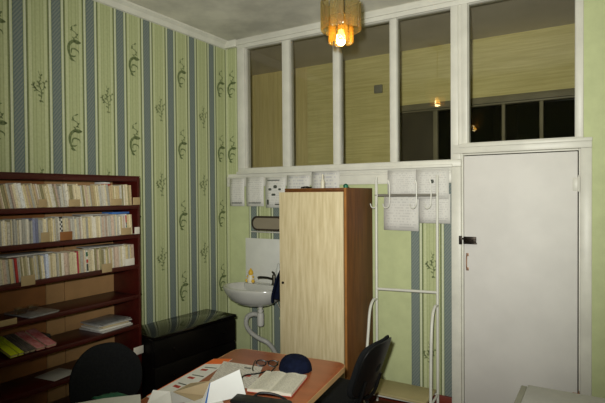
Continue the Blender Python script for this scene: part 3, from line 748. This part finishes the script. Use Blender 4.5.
for dx, pts in ((0, [(.10, .17, .80), (.17, .18, .66), (.20, .19, .60), (.20, .205, .55)]), (1, [(.14, .17, .80), (.22, .19, .72), (.24, .2, .60), (.24, .205, .52)])):
    b = MB(); b.tube(smooth_path(pts, 6), .006, 8); b.build('supply_hose', 'chrome_dark', sk)
# wall pipes
for x, r, lab in ((.70, .009, 'thin painted water pipe behind the sink, right one'), (.645, .008, 'thin painted water pipe behind the sink, left one')):
    b = MB(); b.tube([(x, -.02, 0.0), (x, -.02, .7)], r, 10); b.lathe([(0, 0), (.018, 0), (.018, .02), (0, .02)], 12, Matrix.Translation((x, -.02, .55)))
    tag(b.build('water_pipe', 'green', smooth=40), lab, 'pipe', 'water pipes under the sink')
# tiled splash
b = MB()
b.box(.225, .75, -.009, -.001, .86, 1.30, .002)
tag(b.build('splash_panel', 'tile'), 'white splash panel on the wall behind the washbasin', 'panel')
b = MB(); b.lathe([(0, 0), (.026, 0), (.028, .01), (.028, .13), (.02, .16), (.012, .17), (.014, .2), (0, .205)], 16)
tag(b.build('bottle', 'frost', loc=(.66, -.075, .879)), 'tall frosted bottle on the washbasin rim beside the towel', 'bottle')
# toothy little figure: yellow and white dispenser
dk = thing('figurine', 'small yellow and white plastic figure on the washbasin rim', 'figurine', (.345, -.085, .879))
b = MB(); b.lathe([(0, 0), (.03, 0), (.036, .02), (.034, .05), (.022, .075), (.0, .08)], 16); b.build('body', 'duckwhite', dk)
b = MB(); b.lathe([(0, .07), (.018, .073), (.025, .092), (.021, .113), (.01, .124), (.006, .138), (0, .14)], 16); b.build('head', 'yellow', dk)
for s in (-1, 1):
    b = MB(); b.lathe([(0, -.018), (.014, -.012), (.017, .003), (.011, .015), (0, .018)], 12, Matrix.Translation((s*.036, -.015, .02))); b.build('foot', 'yellow', dk)
    b = MB(); b.lathe([(0, -.014), (.009, -.008), (.01, .004), (0, .014)], 10, Matrix.Translation((s*.033, -.008, .058))); b.build('arm', 'yellow', dk)
# mirror
mr = thing('wall_mirror', 'small rounded wall mirror with brown rim above the sink', 'mirror', (.50, -.012, 1.448))
b = MB(); Mx = Matrix(((1, 0, 0, 0), (0, 0, -1, 0), (0, 1, 0, 0), (0, 0, 0, 1)))
out_, in_ = rrect(.38, .14, .0695, 8), rrect(.335, .105, .052, 8)
vo = [b.bm.verts.new((x, -.012, z)) for x, z in out_]; vi = [b.bm.verts.new((x, -.016, z)) for x, z in in_]; vb = [b.bm.verts.new((x, .01, z)) for x, z in out_]
n = len(vo)
for i in range(n):
    j = (i+1) % n
    b.bm.faces.new((vo[i], vo[j], vi[j], vi[i])); b.bm.faces.new((vb[i], vb[j], vo[j], vo[i]))
b.build('frame', 'mirror_frame', mr)
b = MB(); b.prism(rrect(.335, .105, .052, 8), .008, .0125, Mx); b.build('mirror_glass', 'mirror_glass', mr, rot=(R(0), 0, 0))
b = MB(); b.box(-.17, .17, -.05, .01, -.085, -.075, .003); b.build('ledge', 'plastic_grey', mr)

# ------------------------------------------------------------------ notices on the wall
def notice(x0, x1, z0, z1, m, label, y=-.0345, rot=0.0, marks=()):
    b = MB(); nx, nz = 4, 4; w, h = x1-x0, z1-z0; V = []
    for j in range(nz+1):
        V.append([b.bm.verts.new((-w/2+w*i/nx, -.004*math.sin(PI*j/nz)-.0015*math.sin(i*1.9+j), -h/2+h*j/nz)) for i in range(nx+1)])
    for j in range(nz):
        for i in range(nx): b.bm.faces.new((V[j][i], V[j][i+1], V[j+1][i+1], V[j+1][i]))
    if marks:
        b.mat(1)
        for (mx, mz, mw_, mh) in marks: b.prism(rrect(mw_, mh, min(mw_, mh)*.4, 3, mx, mz), .0062, .007, Mx)
    o = tag(b.build('wall_notice', [m, 'dark_print'], loc=((x0+x1)/2, y, (z0+z1)/2), rot=(0, rot, 0)), label, 'paper', 'notices pinned on the back wall')
    o.modifiers.new('t', 'SOLIDIFY').thickness = .0008
    return o
notice(.055, .238, 1.612, 1.885, 'text_blue', 'printed sheet, leftmost on the back wall by the corner', marks=[(0, -.105, .13, .008)])
notice(.262, .470, 1.612, 1.893, 'text_blue', 'printed sheet, second from the corner on the back wall', marks=[(0, -.108, .15, .008)])
notice(.492, .72, 1.60, 1.885, 'text_faint', 'sheet with dark picture marks beside the wardrobe top', marks=[(-.06, .03, .035, .022), (0, .055, .04, .03), (.05, .03, .03, .018), (-.02, -.02, .045, .02), (-.085, -.09, .022, .05), (.04, -.11, .09, .01), (-.02, .115, .14, .008)])
notice(.735, .98, 1.70, 1.90, 'text_lilac', 'sheet with lilac print half hidden behind the wardrobe top, left of the bottle')
notice(1.0, 1.28, 1.72, 1.925, 'text_lilac', 'pale sheet behind the wardrobe top, right of the bottle')
notice(1.725, 1.965, 1.70, 1.915, 'text_faint', 'upper left sheet behind the coat hooks', y=-.040)
notice(1.965, 2.225, 1.68, 1.915, 'text_faint', 'upper right sheet with a black spot behind the coat hooks', y=-.043, marks=[(.0, .02, .03, .03)])
notice(1.69, 1.985, 1.425, 1.715, 'text_faint', 'lower left sheet hanging under the coat hook bar', y=-.0365, rot=R(.6))
notice(1.99, 2.235, 1.49, 1.72, 'text_faint', 'lower right sheet under the coat hook bar beside the door frame', y=-.0375)

# ------------------------------------------------------------------ coat rack with bench
cr = thing('coat_rack', 'white tubular coat rack with hooks and low beige bench', 'coat rack', (0, 0, 0))
YR = -.1; xl, xr = 1.648, 2.15
for x in (xl, xr):
    b = MB(); b.tube([(x, YR, .02), (x, YR, 1.84), (x, YR+.01, 1.86)], .0105, 10); b.build('upright', 'rackwhite', cr)
b = MB(); b.tube([(xl-.01, YR, 1.712), (xr+.0, YR, 1.712)], .011, 10); p = b.build('hook_bar', 'rackgrey', cr)
for x in (1.66, 1.768, 1.99, 2.105):
    b = MB(); b.tube(smooth_path([(x-.006, YR-.014, 1.80), (x-.01, YR-.02, 1.835), (x+.002, YR-.016, 1.80), (x+.002, YR-.015, 1.70), (x, YR-.02, 1.635), (x-.016, YR-.035, 1.61), (x-.034, YR-.045, 1.617), (x-.042, YR-.05, 1.645)], 5), .0045, 8)
    b.build('hook', 'rackwhite', cr)
b = MB(); b.tube([(xl, YR, .945), (xr, YR, .962)], .011, 10); b.build('cross_bar', 'rackwhite', cr)
for x, yb in ((xl, -.40), (xr, -.36)):
    b = MB(); b.tube(smooth_path([(x, YR-.01, .86), (x, YR-.07, .865), (x+.005, YR-.15, .80), (x+.01, YR-.2, .62), (x+.015, yb+.03, .3), (x+.02, yb, .02)], 6), .0115, 10); b.build('front_leg', 'rackwhite', cr)
b = MB(); b.box(xl+.03, xr-.01, -.37, -.09, .185, .205, .004); b.build('seat', 'bench', cr)
b = MB(); b.tube([(xl, YR, .172), (xr, YR, .172)], .009, 8); b.tube([(xl+.012, -.345, .172), (xr+.012, -.325, .172)], .009, 8); b.tube([(xl, YR, .172), (xl+.012, -.345, .172)], .009, 8); b.tube([(xr, YR, .172), (xr+.012, -.325, .172)], .009, 8); b.build('seat_frame', 'rackwhite', cr)

# ------------------------------------------------------------------ table
TRZ = R(7.0); tc = (1.715, -2.17)
tb = thing('table', 'cherry brown laminate table covered with papers', 'table', (*tc, 0), TRZ)
TW, TL = .745, 1.62
b = MB(); b.prism(rrect(TW-.006, TL-.006, .07, 6), .722, .75, bev=.003); b.build('tabletop', 'tabletop', tb)
b = MB(); o_, i_ = rrect(TW, TL, .073, 6), rrect(TW-.0062, TL-.0062, .07, 6); n = len(o_)
A = [b.bm.verts.new((x, y, .721)) for x, y in o_]; B = [b.bm.verts.new((x, y, .7495)) for x, y in o_]; Cc = [b.bm.verts.new((x, y, .7495)) for x, y in i_]; D = [b.bm.verts.new((x, y, .721)) for x, y in i_]
for i in range(n):
    j = (i+1) % n
    b.bm.faces.new((A[i], A[j], B[j], B[i])); b.bm.faces.new((B[i], B[j], Cc[j], Cc[i])); b.bm.faces.new((D[i], D[j], A[j], A[i]))
b.build('edge_band', 'tabletrim', tb)
b = MB(); b.box(-.27, .27, -.66, -.64, .64, .7215); b.box(-.27, .27, .56, .58, .64, .7215); b.box(-.27, -.25, -.66, .58, .64, .7215); b.box(.15, .17, -.66, .58, .64, .7215); b.build('apron', 'tableleg', tb)
for sx in (-.27, .13):
    for sy in (-.66, .55): b = MB(); b.box(sx, sx+.04, sy, sy+.04, 0, .64, .004); b.build('leg', 'tableleg', tb)
def on_table(u, v): return (tc[0]+u*math.cos(TRZ)-v*math.sin(TRZ), tc[1]+u*math.sin(TRZ)+v*math.cos(TRZ))

# ------------------------------------------------------------------ things on the table (z = .7505)
ZT_ = .7508
def sheet(name, pts, z, th, mats, cat, label, extra=None, group=None):
    b = MB(); b.prism(pts, z, z+th)
    if extra:
        for (poly, mi) in extra: b.mat(mi); b.prism(poly, z+th+.0002, z+th+.0008)
    return tag(b.build(name, mats, smooth=0), label, cat, group)
# calendar poster along the left edge
P0, P1, P2, P3 = Vector((1.345, -2.24)), Vector((1.262, -1.66)), Vector((1.36, -1.60)), Vector((1.50, -2.28))
def q(s, t):  # s along the edge (0 near .. 1 far), t across
    a = P0.lerp(P1, s); c = P3.lerp(P2, s); r = a.lerp(c, t); return (r.x, r.y)
ex = [([q(.84, 0), q(1, 0.02), q(1, .98), q(.86, 1)], 1)]
for i in range(4):
    s0 = .06+i*.2
    ex.append(([q(s0+.01, .3), q(s0+.05, .3), q(s0+.05, .62), q(s0+.01, .62)], 2 if i else 3))
    ex.append(([q(s0+.085, .3), q(s0+.1, .3), q(s0+.1, .9), q(s0+.085, .9)], 3))
ex.append(([q(0, 0), q(.86, 0), q(.86, .04), q(0, .04)], 1))
sheet('calendar_sheet', [q(0, 0), q(1, 0), q(1, 1), q(0, 1)], ZT_, .001, ['paper', 'orange', 'red_print', 'dark_print'], 'calendar', 'white calendar sheet with orange corner along the left table edge', ex)
ex = [([(1.60, -1.80), (1.63, -1.785), (1.62, -1.76), (1.59, -1.775)], 1), ([(1.52, -1.70), (1.56, -1.69), (1.555, -1.675), (1.515, -1.685)], 2)]
sheet('newspaper', [(1.52, -2.02), (1.345, -1.665), (1.60, -1.63), (1.74, -1.90)], ZT_+.0022, .001, ['news', 'red_print', 'dark_print'], 'newspaper', 'greyish printed newspaper sheet spread in the middle of the table', ex)
# open journal
jr = thing('open_journal', 'open journal with printed pages near the right table edge', 'book', (1.82, -1.80, ZT_+.0035), R(14))
for s, w_ in ((1, .115), (-1, .115)):
    b = MB(); nx = 6; top, bot = [], []
    for i in range(nx+1):
        t = i/nx; x = s*w_*t; z = .008+.012*math.sin(PI*min(1, t*1.25+.15)*.8)
        top.append((x, z))
    V0 = [[b.bm.verts.new((x, y, z)) for x, z in top] for y in (-.13, .13)]
    W0 = [[b.bm.verts.new((x, y, .002)) for x, z in top] for y in (-.13, .13)]
    for i in range(nx):
        b.bm.faces.new((V0[0][i], V0[0][i+1], V0[1][i+1], V0[1][i])); b.bm.faces.new((W0[0][i], W0[0][i+1], W0[1][i+1], W0[1][i]))
        for k in (0, 1): b.bm.faces.new((V0[k][i], V0[k][i+1], W0[k][i+1], W0[k][i]))
    for i in (0, nx): b.bm.faces.new((V0[0][i], V0[1][i], W0[1][i], W0[0][i]))
    b.build('page_block', 'text_flat', jr, smooth=50)
b = MB(); b.box(-.12, .12, -.135, .135, 0, .002); b.build('cover', 'red_print', jr)
# navy cap
cp = thing('cap', 'navy blue cap lying behind the open journal on the table', 'cap', (1.785, -1.575, ZT_+.001), R(118))
b = MB(); nr, nn = 9, 28; rings = []
for i in range(nr+1):
    a = (PI/2)*i/nr; rings.append([b.bm.verts.new((.080*math.cos(a)**.55*math.cos(2*PI*j/nn), .092*math.cos(a)**.55*math.sin(2*PI*j/nn)+.003*math.sin(3*j), 0.004+.078*math.sin(a)**1.15+.004*math.sin(2*PI*j/nn+.6)*math.sin(a))) for j in range(nn)] if i < nr else [b.bm.verts.new((0, 0, .083))])
for i in range(nr):
    for j in range(nn):
        j2 = (j+1) % nn
        if i < nr-1: b.bm.faces.new((rings[i][j], rings[i][j2], rings[i+1][j2], rings[i+1][j]))
        else: b.bm.faces.new((rings[i][j], rings[i][j2], rings[nr][0]))
b.build('crown', 'navy', cp)
b = MB(); A = []; B = []
for i in range(13):
    a = R(-65+130*i/12); A.append(b.bm.verts.new((.086*math.cos(a), .078*math.sin(a), .008))); e = math.cos(a)**.6
    B.append(b.bm.verts.new((.086*math.cos(a)+.06*e, .082*math.sin(a), .004-.0*e+.006*abs(math.sin(a)))))
for i in range(12): b.bm.faces.new((A[i], A[i+1], B[i+1], B[i]))
b.build('brim', 'navy', cp, solid=.003)
b = MB(); b.lathe([(0, .089), (.006, .0875), (.007, .084), (0, .082)], 10); b.build('button', 'navy', cp)
# eyeglasses
gl = thing('eyeglasses', 'dark framed eyeglasses lying between newspaper and navy cap', 'glasses', (1.622, -1.618, ZT_+.004), R(24))
for s in (-1, 1):
    b = MB(); ring = [(s*.034+.028*math.cos(2*PI*i/22), 0, .021+.017*math.sin(2*PI*i/22)) for i in range(22)]
    b.tube(ring, .0035, 8, close=True); rm = b.build('rim', 'black_plastic', gl)
    b = MB(); b.prism([(x, z) for x, y, z in ring], -.001, .001, Mx); b.build('lens', 'lens', rm)
    b = MB(); b.tube(smooth_path([(s*.066, 0, .034), (s*.066, -.02, .034), (s*.06, -.10, .03), (s*.05, -.135, .026)], 5), .003, 8); b.build('temple', 'black_plastic', gl)
b = MB(); b.tube(smooth_path([(-.006, 0, .03), (0, .003, .033), (.006, 0, .03)], 4), .003, 8); b.build('bridge', 'black_plastic', gl)
b = MB(); b.tube(smooth_path([(1.60, -1.885, .757), (1.615, -1.85, .762), (1.60, -1.79, .758), (1.64, -1.735, .757), (1.66, -1.69, .757), (1.672, -1.665, .757)], 6), .0045, 8)
tag(b.build('cord', 'black_plastic'), 'black cord snaking over the newspaper behind the white card', 'cord')
# white carton with kraft interior and bright flap
ct = thing('open_carton', 'open white carton with kraft inside and one bright flap raised', 'box', (1.60, -2.12, ZT_+.0034), 0)
def panel(parent, name, pts, m, th=.002):
    b = MB(); b.face([(x-1.60, y+2.12, z-ZT_-.0034) for x, y, z in pts]); return b.build(name, m, parent, smooth=0, solid=th)
panel(ct, 'side_panel', [(1.597, -2.172, .757), (1.612, -2.097, .757), (1.613, -2.081, .825), (1.504, -2.099, .80), (1.482, -2.197, .785)], 'cardboard')
panel(ct, 'bottom_panel', [(1.475, -2.215, .756), (1.497, -2.09, .756), (1.655, -2.075, .756), (1.725, -2.114, .756), (1.66, -2.20, .756)], 'paper')
f = panel(ct, 'flap', [(1.672, -2.171, .757), (1.767, -1.998, .757), (1.718, -1.985, .87), (1.656, -2.127, .84)], 'paper_bright'); f['label'] = 'bright white raised flap'
panel(ct, 'flap_edge', [(1.662, -2.172, .757), (1.671, -2.171, .757), (1.655, -2.127, .84), (1.644, -2.118, .832)], 'blue_print')
panel(ct, 'side_panel', [(1.63, -2.16, .757), (1.66, -2.172, .757), (1.642, -2.118, .83), (1.615, -2.083, .822)], 'paper')
f = panel(ct, 'flap', [(1.429, -2.309, .757), (1.53, -2.25, .757), (1.475, -2.209, .79), (1.41, -2.255, .80)], 'paper'); f['label'] = 'left white flap with a peaked corner'
panel(ct, 'side_panel', [(1.532, -2.25, .757), (1.595, -2.174, .757), (1.48, -2.199, .785), (1.476, -2.209, .788)], 'paper_shade')
# white papers over the left edge
b = MB(); b.mat(0); b.prism([(1.166, -2.50), (1.234, -2.394), (1.345, -2.275), (1.46, -2.37), (1.36, -2.60)], 0, .004)
tag(b.build('paper_sheet', 'paper', loc=(0, 0, .7695), rot=(0, 0, 0), smooth=0), 'white sheets jutting over the near left edge of the table', 'paper')
b = MB(); nx, ny = 10, 8; V = []
for j in range(ny+1):
    V.append([b.bm.verts.new((1.145+.16*i/nx+.04*j/ny, -2.40+.12*j/ny, .7535+.010*abs(math.sin(i*.9+j*1.3))*min(1, (ny-j)/3)*(0.9)+.0)) for i in range(nx+1)])
for j in range(ny):
    for i in range(nx): b.bm.faces.new((V[j][i], V[j][i+1], V[j+1][i+1], V[j+1][i]))
tag(b.build('plastic_folder', 'green_cloth', solid=.001), 'dark green plastic folder under the white sheets at the table edge', 'folder')
# black bag at the near end
bg = thing('handbag', 'black handbag with looped strap at the near end of the table', 'bag', (1.95, -2.115, ZT_+.0015), R(14))
b = MB(); b.box(-.135, .13, -.05, .05, 0, .062, .018, 3); b.build('body', 'black_leather', bg)
b = MB(); b.box(-.137, .04, -.052, .03, .052, .068, .008, 3); b.build('flap', 'black_leather', bg)
b = MB(); b.tube(smooth_path([(-.05, .02, .064), (-.03, .05, .072), (.03, .068, .066), (.09, .06, .05), (.15, .02, .02), (.16, -.02, .006), (.15, -.06, .006)], 6), .0055, 8); b.build('strap', 'black_leather', bg)

# ------------------------------------------------------------------ chairs
def office_chair(label, loc, rz, w, zb, zt, lean, oval, rnd=.5, thick=.03):
    """seat faces local +x; backrest at local -x"""
    t = thing('office_chair', label, 'chair', loc, rz)
    b = MB(); b.prism(rrect(.43, .44, .09, 6), .42, .475, bev=.02); b.build('seat', 'black_fabric', t, loc=(.02, 0, 0))
    # backrest: curved cushion grid
    hh = zt-zb
    def pad(name, th, m, off, s):
        b = MB(); nu, nv = 14, 12; F_, K_ = [], []
        for j in range(nv+1):
            v = -1+2*j/nv; rf, rk = [], []
            for i in range(nu+1):
                u = -1+2*i/nu
                # map the square to a rounded plate
                p = oval; uu = u*math.sqrt(max(0, 1-abs(v)**p*rnd)); vv = v*math.sqrt(max(0, 1-abs(u)**p*rnd))
                y = uu*w/2*s; z = zb+hh/2+vv*hh/2*s
                edge = max(abs(u), abs(v)); bulge = (1-edge**3)*th
                x0 = -.235-(z-zb)*math.tan(lean)+.10*(y/(w/2))**2*.45+off
                rf.append(b.bm.verts.new((x0+.006+bulge, y, z))); rk.append(b.bm.verts.new((x0-.008-bulge*.6, y, z)))
            F_.append(rf); K_.append(rk)
        for j in range(nv):
            for i in range(nu):
                b.bm.faces.new((F_[j][i], F_[j][i+1], F_[j+1][i+1], F_[j+1][i])); b.bm.faces.new((K_[j][i], K_[j+1][i], K_[j+1][i+1], K_[j][i+1]))
        rim = [(0, i) for i in range(nu)]+[(j, nu) for j in range(nv)]+[(nv, i) for i in range(nu, 0, -1)]+[(j, 0) for j in range(nv, 0, -1)]
        for a, c in zip(rim, rim[1:]+rim[:1]):
            b.bm.faces.new((F_[a[0]][a[1]], F_[c[0]][c[1]], K_[c[0]][c[1]], K_[a[0]][a[1]]))
        return b.build(name, m, t, smooth=60, subsurf=1)
    pad('backrest', thick, 'black_fabric', 0, 1.0); pad('back_shell', .008, 'black_plastic', -.022, .95)
    for s in (-1, 1):
        b = MB(); b.tube(smooth_path([(-.235-.03-(zb+.1-zb)*math.tan(lean), s*.10, zb+.12), (-.262, s*.10, zb), (-.2, s*.11, .42), (-.12, s*.15, .405), (.0, s*.18, .405)], 5), .011, 8); b.build('back_support', 'black_plastic', t)
        b = MB(); b.tube(smooth_path([(.2, s*.22, .0), (.17, s*.205, .38), (.12, s*.2, .407), (-.10, s*.2, .407), (-.15, s*.2, .38), (-.22, s*.22, .0)], 6), .0115, 10); b.build('leg', 'black_plastic', t)
    b = MB(); b.tube([(.0, -.2, .407), (.0, .2, .407)], .01, 8); b.build('crossbar', 'black_plastic', t)
    return t
office_chair('black round-backed office chair between bookcase and table', (1.06, -2.14, 0), R(-14), .42, .48, .885, R(5), 2.6, .5)
office_chair('black office chair leaning back at the right side of the table', (1.745, -1.09, 0), R(177), .37, .49, .86, R(20), 4.0, .3, .045)

# ------------------------------------------------------------------ white cabinet by the door
wc = thing('side_cabinet', 'white side cabinet with grey edge strip in front of the door', 'cabinet', (0, 0, 0))
cx0, cx1, cy0, cy1 = 2.915, 3.42, -1.62, -1.152
b = MB(); b.box(cx0+.012, cx1-.012, cy0+.012, cy1-.012, .06, .722, .003); b.build('body', 'white', wc)
b = MB(); b.box(cx0, cx1, cy0, cy1, .724, .75, .004); b.build('top_board', 'paper_shade', wc)
b = MB(); b.box(cx0-.03, cx0-.001, cy0, cy1-.008, .726, .744, .003); p = b.build('edge_strip', 'greybox', wc); p['label'] = 'grey strip along the left edge'
b = MB(); b.box(cx0+.02, cx1-.02, cy0-.004, cy0+.0115, .07, .715, .003); dd = b.build('door', 'white', wc)
b = MB(); b.tube(smooth_path([(cx0+.06, cy0-.004, .5), (cx0+.06, cy0-.03, .49), (cx0+.06, cy0-.03, .42), (cx0+.06, cy0-.004, .41)], 4), .005, 8); b.build('handle', 'chrome', dd)
for x in (cx0+.03, cx1-.07):
    for y in (cy0+.03, cy1-.07): b = MB(); b.box(x, x+.04, y, y+.04, 0, .06, .003); b.build('foot', 'tableleg', wc)

sc = bpy.context.scene
sc.view_settings.view_transform = 'Standard'
sc.view_settings.look = 'None'
sc.cycles.use_denoising = True
sc.cycles.max_bounces = 8; sc.cycles.transparent_max_bounces = 16
sc.cycles.caustics_reflective = False; sc.cycles.caustics_refractive = False
sc.cycles.sample_clamp_indirect = 4.0
